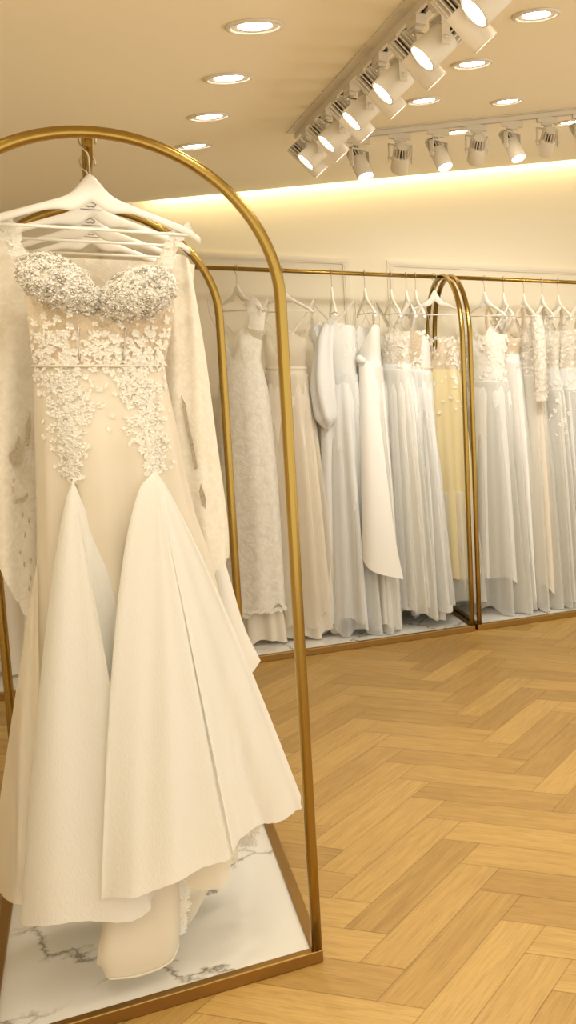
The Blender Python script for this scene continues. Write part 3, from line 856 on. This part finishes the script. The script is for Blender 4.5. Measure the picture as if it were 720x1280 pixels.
# ------------------------------------------------------------------ gown with open lace cape sleeves behind it
YBg = 2.90
gB = thing('wedding_gown', 'ivory gown with long scalloped open-lace sleeves, second on the near rack', 'dress', (.03, YBg, 0))
oB = Vector((.03, YBg, 0))
kB = [(1.72, .045, YBg, .19, .05), (1.60, .04, YBg, .175, .065), (1.46, .03, YBg, .165, .07), (1.30, .04, YBg, .19, .08), (1.0, .04, YBg + .03, .21, .08), (.6, .03, YBg + .06, .22, .08), (.12, .02, YBg + .08, .22, .08)]
fB = foldf(21, 9)
P = []
for i in range(46):
    z = lerp(kB[0][0], kB[-1][0], i / 45); cx, cy, a, b = keyed(kB, z); A = .10 * ss((1.4 - z) / .6)
    P.append([Vector((cx + a * (1 + A * fB(q)) * cos(q), cy + b * (1 + A * fB(q)) * sin(q), z)) for q in [2 * PI * j / 120 for j in range(120)]])
mb = MB(); mb.grid(P, closed=True); mb.build('lace_sheath', 'lace', gB, off=oB)
def scallop(name, mat, rowsP, parent, off, edges, n=8, amp=.010):
    """cloth sheet with scalloped lower edge"""
    rows = [crom([at(*p) for p in r], n) for r in rowsP]
    cols = [crom([r[j] for r in rows], n) for j in range(len(rows[0]))]
    for j, c_ in enumerate(cols):
        c_[-1] = c_[-1] + (c_[-1] - c_[-2]).normalized() * amp * abs(sin(j * PI / 4))
        for i, p in enumerate(c_): p.y += .006 * sin(j * .5 + i * .12)
    mb = MB(); mb.grid(cols); return mb.build(name, mat, parent, off=off)
scallop('lace_sleeve', 'lacehole', [
    [(-40, 290, 2.84), (-18, 292, 2.80), (5, 296, 2.79), (30, 310, 2.79), (50, 330, 2.80)],
    [(-75, 400, 2.86), (-45, 400, 2.80), (-5, 410, 2.78), (30, 420, 2.79), (52, 430, 2.82)],
    [(-75, 520, 2.86), (-45, 530, 2.79), (-5, 540, 2.77), (30, 545, 2.785), (54, 550, 2.82)],
    [(-55, 600, 2.86), (-25, 640, 2.79), (5, 680, 2.77), (32, 715, 2.785), (56, 740, 2.82)],
    [(-45, 630, 2.86), (-15, 680, 2.79), (12, 733, 2.77), (34, 770, 2.785), (58, 795, 2.82)]], gB, oB, 0)
scallop('lace_sleeve', 'lacehole', [
    [(196, 330, 2.80), (212, 320, 2.785), (226, 318, 2.78), (236, 326, 2.79), (240, 345, 2.83)],
    [(200, 430, 2.80), (218, 425, 2.78), (236, 420, 2.775), (250, 425, 2.79), (256, 440, 2.84)],
    [(205, 540, 2.80), (225, 538, 2.78), (245, 535, 2.775), (263, 535, 2.79), (270, 545, 2.84)],
    [(215, 640, 2.80), (235, 640, 2.78), (256, 642, 2.775), (275, 640, 2.79), (284, 645, 2.84)],
    [(225, 735, 2.80), (245, 728, 2.78), (263, 718, 2.775), (278, 705, 2.79), (287, 690, 2.84)]], gB, oB, 0)
def net(parent, pts, Y):
    P = [at(u, v, Y) for u, v in pts]; c = sum(P, Vector()) / len(P)
    mb = MB(); n_ = len(P); mb.add(P + [c], [(k, (k + 1) % n_, n_) for k in range(n_)]); mb.build('net_inset', 'net', parent, off=oB)
sl_, sr_ = [o for o in gB.children if o.name.startswith('lace_sleeve')]
net(sl_, ((24, 544), (27, 562), (28, 580), (20, 583), (13, 577), (11, 569), (18, 560)), 2.762)
net(sl_, ((38, 511), (39, 535), (36, 560), (31, 557), (32, 535)), 2.762)
net(sl_, ((35, 615), (35, 622), (28, 629), (18, 630), (18, 625), (28, 623)), 2.760)
for u, v in ((17, 600), (16, 612), (28, 642), (36, 650), (31, 668), (25, 690), (30, 705), (38, 700), (38, 722), (36, 735)):
    net(sl_, ((u, v - 4), (u + 2, v), (u + 1, v + 5), (u - 1, v + 2)), 2.758)
net(sr_, ((226, 494), (232, 505), (236, 530), (242, 556), (247, 585), (243, 588), (238, 560), (232, 535), (228, 510)), 2.768)
net(sr_, ((251, 604), (257, 622), (257, 636), (252, 630), (249, 615)), 2.768)
sheet('tulle_train', 'tulle', [
    [(230, 600, 2.90), (250, 610, 2.89), (262, 640, 2.90), (268, 660, 2.95)],
    [(240, 720, 2.92), (262, 720, 2.91), (278, 720, 2.92), (288, 725, 2.98)],
    [(250, 800, 2.95), (275, 800, 2.94), (296, 795, 2.96), (306, 785, 3.02)],
    [(255, 880, 3.0), (285, 870, 2.98), (308, 850, 3.0), (326, 826, 3.06)]], gB, oB)
put_hanger('near', (.026, 2.96, 1.953), math.radians(1), 'white hanger with printed monogram just behind the front gown', 'white hangers on the near rack')
# two more gowns deeper on the near rack
def deep_gown(Y, label, mat, skm, cx, seed, hl_, a0=.165):
    g = thing('wedding_gown', label, 'dress', (cx, Y, 0))
    zw = 1.44
    bo = Bodice(zw, .13, .06, 1.63, a0, .065, lambda th: neckline(th, 1.60, 1.66, 1.58, dip=.07, peak=.03))
    bo.build('bodice', mat, g)
    skirt('skirt', skm, g, [(zw, 0, 0, .13, .06, 0), (1.2, 0, 0, .18, .08, .05), (.6, 0, 0, .24, .10, .10), (.10, 0, 0, .28, .11, .13)], 10, seed)
    for s in (-1, 1):
        ribbon('shoulder_strap', mat, g, [(s * .11, -.06, 1.62), (s * .145, -.03, 1.70), (s * .17, 0, 1.785)], .02)
    put_hanger('near', (.026, Y, 1.953), math.radians(-2 if seed % 2 else 3), hl_, 'white hangers on the near rack')
    r2 = random.Random(seed)
    applique('bodice_lace', 'petal', g, bo, [(r2.uniform(0, 6.28), r2.uniform(zw, 1.60)) for _ in range(110)], r2, .012)
deep_gown(3.32, 'ivory gown with beaded straps, third on the near rack, mostly hidden', 'lace', 'tulle', .03, 31, 'white hanger with monogram third along the near rail')
deep_gown(3.64, 'champagne gown fourth on the near rack, its hanger just showing', 'nude', 'champ', .03, 32, 'white hanger deepest on the near rail under the rear arch')

# ------------------------------------------------------------------ gowns on the end wall
RY, RZ = 5.70, 1.921
def gown(label, X, psi, hl_, *, zw=1.42, zt=1.66, aw=.125, bw=.06, ab=.15, bb=.06, neck=None, bm='lace', sm='white', hem=.045, ha=.25, hb=.085, amp=.16, n=9, seed=1,
         mid=None, straps='thin', over=None, belt_m=None, lace_n=0, lace_m='petal', lace_z=None, hemvar=.045, hips=.9, bust=.02, hanger=True, hpsi=None):
    ps = math.radians(psi)
    g = thing('wedding_gown', label, 'dress', (X, RY, 0), ps)
    bo = Bodice(zw, aw, bw, zt - .03, ab, bb, neck or (lambda th: neckline(th, zt - .03, zt - .03, zt - .09, dip=.10, peak=.045)), bust)
    bo.build('bodice', bm, g)
    zm = lerp(zw, hem, .45)
    ks = [(zw, 0, 0, aw, bw, .01), (lerp(zw, hem, .12), 0, 0, lerp(aw, ha, .35 * hips), lerp(bw, hb, .45), amp * .35), (zm, 0, 0, lerp(aw, ha, .70 * hips), lerp(bw, hb, .7), amp * .75), (hem, 0, 0, ha, hb, amp)]
    skirt('skirt', sm, g, ks, n, seed, hemvar)
    if not over and sm in ('white', 'blue'): over = ('whitesheer' if sm == 'white' else 'bluesheer', zw - .03, .045 + .04 * (seed % 3), ha * 1.08, hb * 1.14, amp * 1.05)
    if over:
        om, z0, z1, oa, ob, oam = over
        k0 = keyed(ks, z0)
        skirt('tulle_overlay', om, g, [(z0, 0, 0, k0[2] + .006, k0[3] + .006, .01), (lerp(z0, z1, .4), 0, 0, lerp(k0[2], oa, .55), lerp(k0[3], ob, .55), oam * .6), (z1, 0, 0, oa, ob, oam)], n + 2, seed + 50, hemvar)
    if belt_m: belt(g, bo, zw, .02, belt_m)
    if straps:
        for s in (-1, 1):
            for fr in (-1, 1):
                p0 = bo.pt(-math.acos(s * .6) * -fr if fr > 0 else -math.acos(s * .6), zt - .03)
                ribbon('shoulder_strap', bm if straps == 'wide' else sm, g, [p0, (s * .135, fr * .03, (zt + 1.76) / 2), (s * .165, 0, 1.775)], .03 if straps == 'wide' else .009, (0, fr, 0))
    r2 = random.Random(seed + 3)
    if lace_n:
        z0, z1 = lace_z or (zw - .02, zt - .04)
        f_ = lambda th, z: bo.pt(th, z) if z >= zw else Vector((keyed(ks, z)[2] * cos(th) * 1.03, keyed(ks, z)[3] * sin(th) * 1.06, z))
        A_ = AB(f_); A_.nrm = lambda th: Vector((cos(th) * .5, sin(th), 0)).normalized()
        mbs = []
        for _ in range(lace_n):
            t = r2.random()
            mbs.append((r2.uniform(0, 2 * PI), lerp(z1, z0, t ** 1.2)))
        applique('lace_applique', lace_m, g, A_, mbs, r2, .014)
    if hanger: put_hanger('far', (X, RY, RZ), math.radians(hpsi if hpsi is not None else psi), hl_, 'white hangers on the end wall rails')
    return g, bo
LG = 'end of the left wall rack'
g, bo = gown('ivory all-over lace sheath gown with thin straps, first in view on the left wall rack', .64, -42, 'white hanger of the lace sheath gown, first in view on the left rail', bm='lacefar', sm='lacefar', aw=.10, ab=.115, ha=.175, hb=.12, amp=.05, n=8, hem=.20, seed=3, zt=1.63, hpsi=-64, zw=1.47, hips=1.0, neck=lambda th: neckline(th, 1.60, 1.57, 1.52, dip=.13, peak=.05))
skirt('underskirt', 'champ', g, [(.5, 0, 0, .135, .09, .03), (.05, 0, .02, .165, .12, .16)], 12, 77, .05)
ribbon('cap_sleeve', 'lacefar', g, [(.085, -.04, 1.765), (.125, -.06, 1.735), (.14, -.06, 1.68), (.13, -.06, 1.62)], .07, (.5, -.8, 0))
mb = MB(); r2 = random.Random(5)
for k in range(150):
    th = 2 * PI * k / 150
    mb.flower((.177 * cos(th), .122 * sin(th), .205 + .012 * abs(sin(k * .42))), (cos(th), sin(th), 0), .013, r2)
mb.build('scalloped_hem', 'petal', g, smooth=False)
g, bo = gown('champagne chiffon gown with sheer bodice and narrow belt, behind the near brass post', .845, -38, 'white hanger of the champagne gown beside the near brass post', bm='champsheer', sm='champ', aw=.10, ab=.115, ha=.19, hb=.12, amp=.13, seed=6, n=11, hem=.06, hpsi=-56, zw=1.43, zt=1.63, belt_m='satin', over=('champsheer', 1.40, .12, .21, .14, .14), neck=lambda th: neckline(th, 1.60, 1.58, 1.52, dip=.12, peak=.03))
mb = MB()
for k in range(26):
    z = 1.38 - k * .012; th = -math.acos(.45 - k * .004); kk = .11 + k * .0025
    mb.bead((kk * 1.0 * cos(th), -.075 - k * .0022, z), .0055)
mb.build('bead_trim', 'pearl', g)
g, bo = gown('cool white tulle gown with large puff sleeve, third on the left wall rack', 1.085, -62, 'white hanger seen edge-on above the puff sleeved gown', bm='blue', sm='blue', aw=.13, bw=.075, ab=.135, bb=.085, ha=.23, hb=.155, amp=.17, seed=9, n=10, hpsi=-97, hem=.11, zw=1.40, zt=1.68, straps='thin', over=('bluesheer', 1.40, .05, .24, .165, .20), hemvar=.03, lace_n=40, lace_m='petal', lace_z=(1.5, 1.66))
tube('puff_sleeve', 'blue', g, [(.05, -.07, 1.655), (.055, -.11, 1.53), (.06, -.135, 1.33), (.065, -.13, 1.19), (.065, -.125, 1.12)], [.03, .045, .060, .058, .016], amp=.24, seed=4, flat=.8)
tube('puff_sleeve', 'blue', g, [(-.12, .03, 1.655), (-.165, .06, 1.50), (-.185, .07, 1.30), (-.18, .07, 1.15)], [.028, .06, .08, .02], amp=.16, seed=5, flat=.7)
g, bo = gown('white satin gown with long draped side tail, fourth on the left wall rack', 1.25, -88, 'white hanger fourth along the left wall rail, above the draped gown', bm='white', sm='white', aw=.115, ab=.15, bb=.055, ha=.23, hb=.095, amp=.14, seed=12, n=8, hpsi=-90, hem=.06, zw=1.47, zt=1.67, straps='thin', neck=lambda th: neckline(th, 1.50, 1.655, 1.63, dip=.0))
def panel(name, mat, P, parent, n=6):
    rows = [crom([Vector(p) for p in r], n) for r in P]
    cols = [crom([r[j] for r in rows], n) for j in range(len(rows[0]))]
    mb = MB(); mb.grid(cols); return mb.build(name, mat, parent)
panel('draped_tail', 'white', [
    [(.06, -.06, 1.48), (.10, -.07, 1.48), (.135, -.05, 1.47), (.145, -.01, 1.46)],
    [(.12, -.085, 1.05), (.17, -.10, 1.05), (.215, -.07, 1.04), (.225, 0, 1.03)],
    [(.15, -.10, .70), (.21, -.12, .66), (.27, -.085, .62), (.285, .02, .58)],
    [(.17, -.10, .50), (.23, -.13, .44), (.29, -.09, .38), (.31, .05, .33)]], g)
mb = MB(); mb.sweep([(.10, -.07, 1.49), (.13, -.075, 1.475), (.15, -.055, 1.465)], [.012, .022, .012], 10); mb.build('waist_knot', 'white', g)
g, bo = gown('white gown with beige beaded bodice, fifth on the left wall rack', 1.385, -72, 'white hanger fifth along the left wall rail', bm='beadlace', sm='white', aw=.12, ab=.15, bb=.055, ha=.25, hb=.085, amp=.17, seed=14, n=10, hem=.13, zw=1.45, zt=1.65, lace_n=60, straps='wide', lace_z=(1.40, 1.6), hpsi=-92)
g, bo = gown('white gown with sheer straps and lace waist, sixth on the left wall rack', 1.465, -73, 'white hanger sixth along the left wall rail', bm='nude', sm='blue', aw=.12, ab=.15, bb=.05, ha=.26, hb=.08, amp=.17, seed=17, n=9, hem=.10, zw=1.44, zt=1.64, lace_n=90, straps='thin', lace_z=(1.40, 1.53), hpsi=-93)
g, bo = gown('white chiffon gown with gathered bodice and belt, seventh on the left wall rack', 1.515, -92, 'white hanger seventh along the left wall rail', bm='white', sm='white', aw=.12, ab=.145, bb=.055, ha=.22, hb=.07, amp=.18, seed=19, n=10, hem=.085, zw=1.43, zt=1.63, belt_m='satin', lace_n=24, straps='thin', lace_z=(1.58, 1.62), hpsi=-94)
g, bo = gown('pale gold strapless gown with flower bodice, beside the twin brass arches', 1.615, -48, 'white hanger facing the room inside the twin brass arches', bm='nude', sm='gold', aw=.13, ab=.155, bb=.055, ha=.20, hb=.10, amp=.12, seed=22, n=10, hem=.28, zw=1.42, zt=1.59, lace_n=210, straps=None, lace_z=(1.18, 1.59), over=('whitesheer', .75, .12, .22, .12, .22), hemvar=.03)
g, bo = gown('dove grey tulle gown with lace bodice and peplum, first on the right wall rack', 1.895, -56, 'white hanger of the grey tulle gown, first right of the twin arches', bm='lacefar', sm='grey', aw=.12, ab=.14, bb=.06, ha=.22, hb=.12, amp=.14, seed=25, n=10, hem=.22, zw=1.42, zt=1.64, lace_n=190, straps='thin', lace_z=(1.36, 1.6), over=('greysheer', 1.35, .05, .25, .14, .2), hemvar=.04, hpsi=-76)
g, bo = gown('narrow white gown with nude back, second on the right wall rack', 2.005, -75, 'white hanger second right of the twin arches', bm='nude', sm='white', aw=.11, ab=.145, bb=.05, ha=.22, hb=.07, amp=.13, seed=27, n=7, hem=.06, zw=1.50, zt=1.62, lace_n=50, lace_m='petal', straps='wide', lace_z=(1.42, 1.56), over=('whitesheer', 1.46, .045, .24, .11, .24), hpsi=-95)
g, bo = gown('champagne gown with long beaded lace sleeves, third on the right wall rack', 2.125, -73, 'white hanger third right of the twin arches', bm='beadlace', sm='champ', aw=.12, ab=.15, bb=.055, ha=.23, hb=.085, amp=.12, seed=29, n=8, hem=.14, zw=1.42, zt=1.66, lace_n=90, straps='wide', belt_m='beadlace', over=('whitesheer', 1.38, .05, .26, .12, .24), hpsi=-93)
for s in (1, -1):
    sl = tube('lace_sleeve', 'beadlace', g, [(s * .15, -.03, 1.71), (s * .195, -.05, 1.60), (s * .21, -.055, 1.42), (s * .205, -.055, 1.24)], [.028, .04, .036, .034], amp=.08, seed=8)
    mb = MB(); r2 = random.Random(7)
    for k in range(70):
        z = r2.uniform(1.25, 1.7); q = r2.uniform(0, 6.28); d = Vector((cos(q), sin(q), 0))
        mb.flower(Vector((s * .2, -.052, z)) + d * .038, d, .011, r2)
    mb.build('sleeve_lace', 'petal', sl, smooth=False)
g, bo = gown('silver beige beaded lace gown, fourth on the right wall rack', 2.235, -73, 'white hanger fourth right of the twin arches', bm='beadlace', sm='grey', aw=.12, ab=.145, bb=.055, ha=.25, hb=.08, amp=.15, seed=33, n=9, hem=.06, zw=1.42, zt=1.66, lace_n=200, straps='wide', lace_z=(1.0, 1.62), over=('greysheer', 1.3, .05, .27, .11, .2), hpsi=-93)
g, bo = gown('cool white tulle gown with beaded lace bodice, at the right edge of the picture', 2.335, -72, 'white hanger at the right edge of the picture', bm='beadlace', sm='blue', aw=.12, ab=.15, bb=.055, ha=.26, hb=.09, amp=.16, seed=35, n=9, hem=.25, zw=1.42, zt=1.67, lace_n=200, straps='wide', lace_z=(1.15, 1.64), over=('greysheer', 1.3, .05, .28, .12, .2), hpsi=-92)
# behind the near gowns, at the far left
g, bo = gown('beige gown on the half hidden end wall rack, glimpsed left of the near gowns', -.33, -20, 'white hanger on the half hidden end wall rack', bm='champ', sm='champ', aw=.12, ab=.15, ha=.22, hb=.10, amp=.15, seed=41, n=10, hem=.09)

for o in bpy.data.objects:
    if o.parent is not None and any(k_ in o.name for k_ in ('lace', 'beading', 'applique', 'bead_trim', 'scalloped_hem')) and o.name.split('.')[0] not in ('lace_sheath', 'lace_sleeve', 'lace_hem'):
        o['kind'] = 'stuff'
# ------------------------------------------------------------------ world and view
wd = bpy.data.worlds.new('world'); sc.world = wd; wd.use_nodes = True
bg = wd.node_tree.nodes['Background']; bg.inputs[0].default_value = (1.0, .94, .82, 1); bg.inputs[1].default_value = 1.75
sc.view_settings.view_transform = 'Standard'
try: sc.view_settings.look = 'None'
except Exception: pass
sc.view_settings.exposure = 0.12; sc.view_settings.gamma = 1.0; sc.view_settings.use_curve_mapping = False
sc.cycles.max_bounces = 8; sc.cycles.diffuse_bounces = 4; sc.cycles.transparent_max_bounces = 12
sc.cycles.sample_clamp_indirect = 6.0
sc.cycles.use_denoising = True
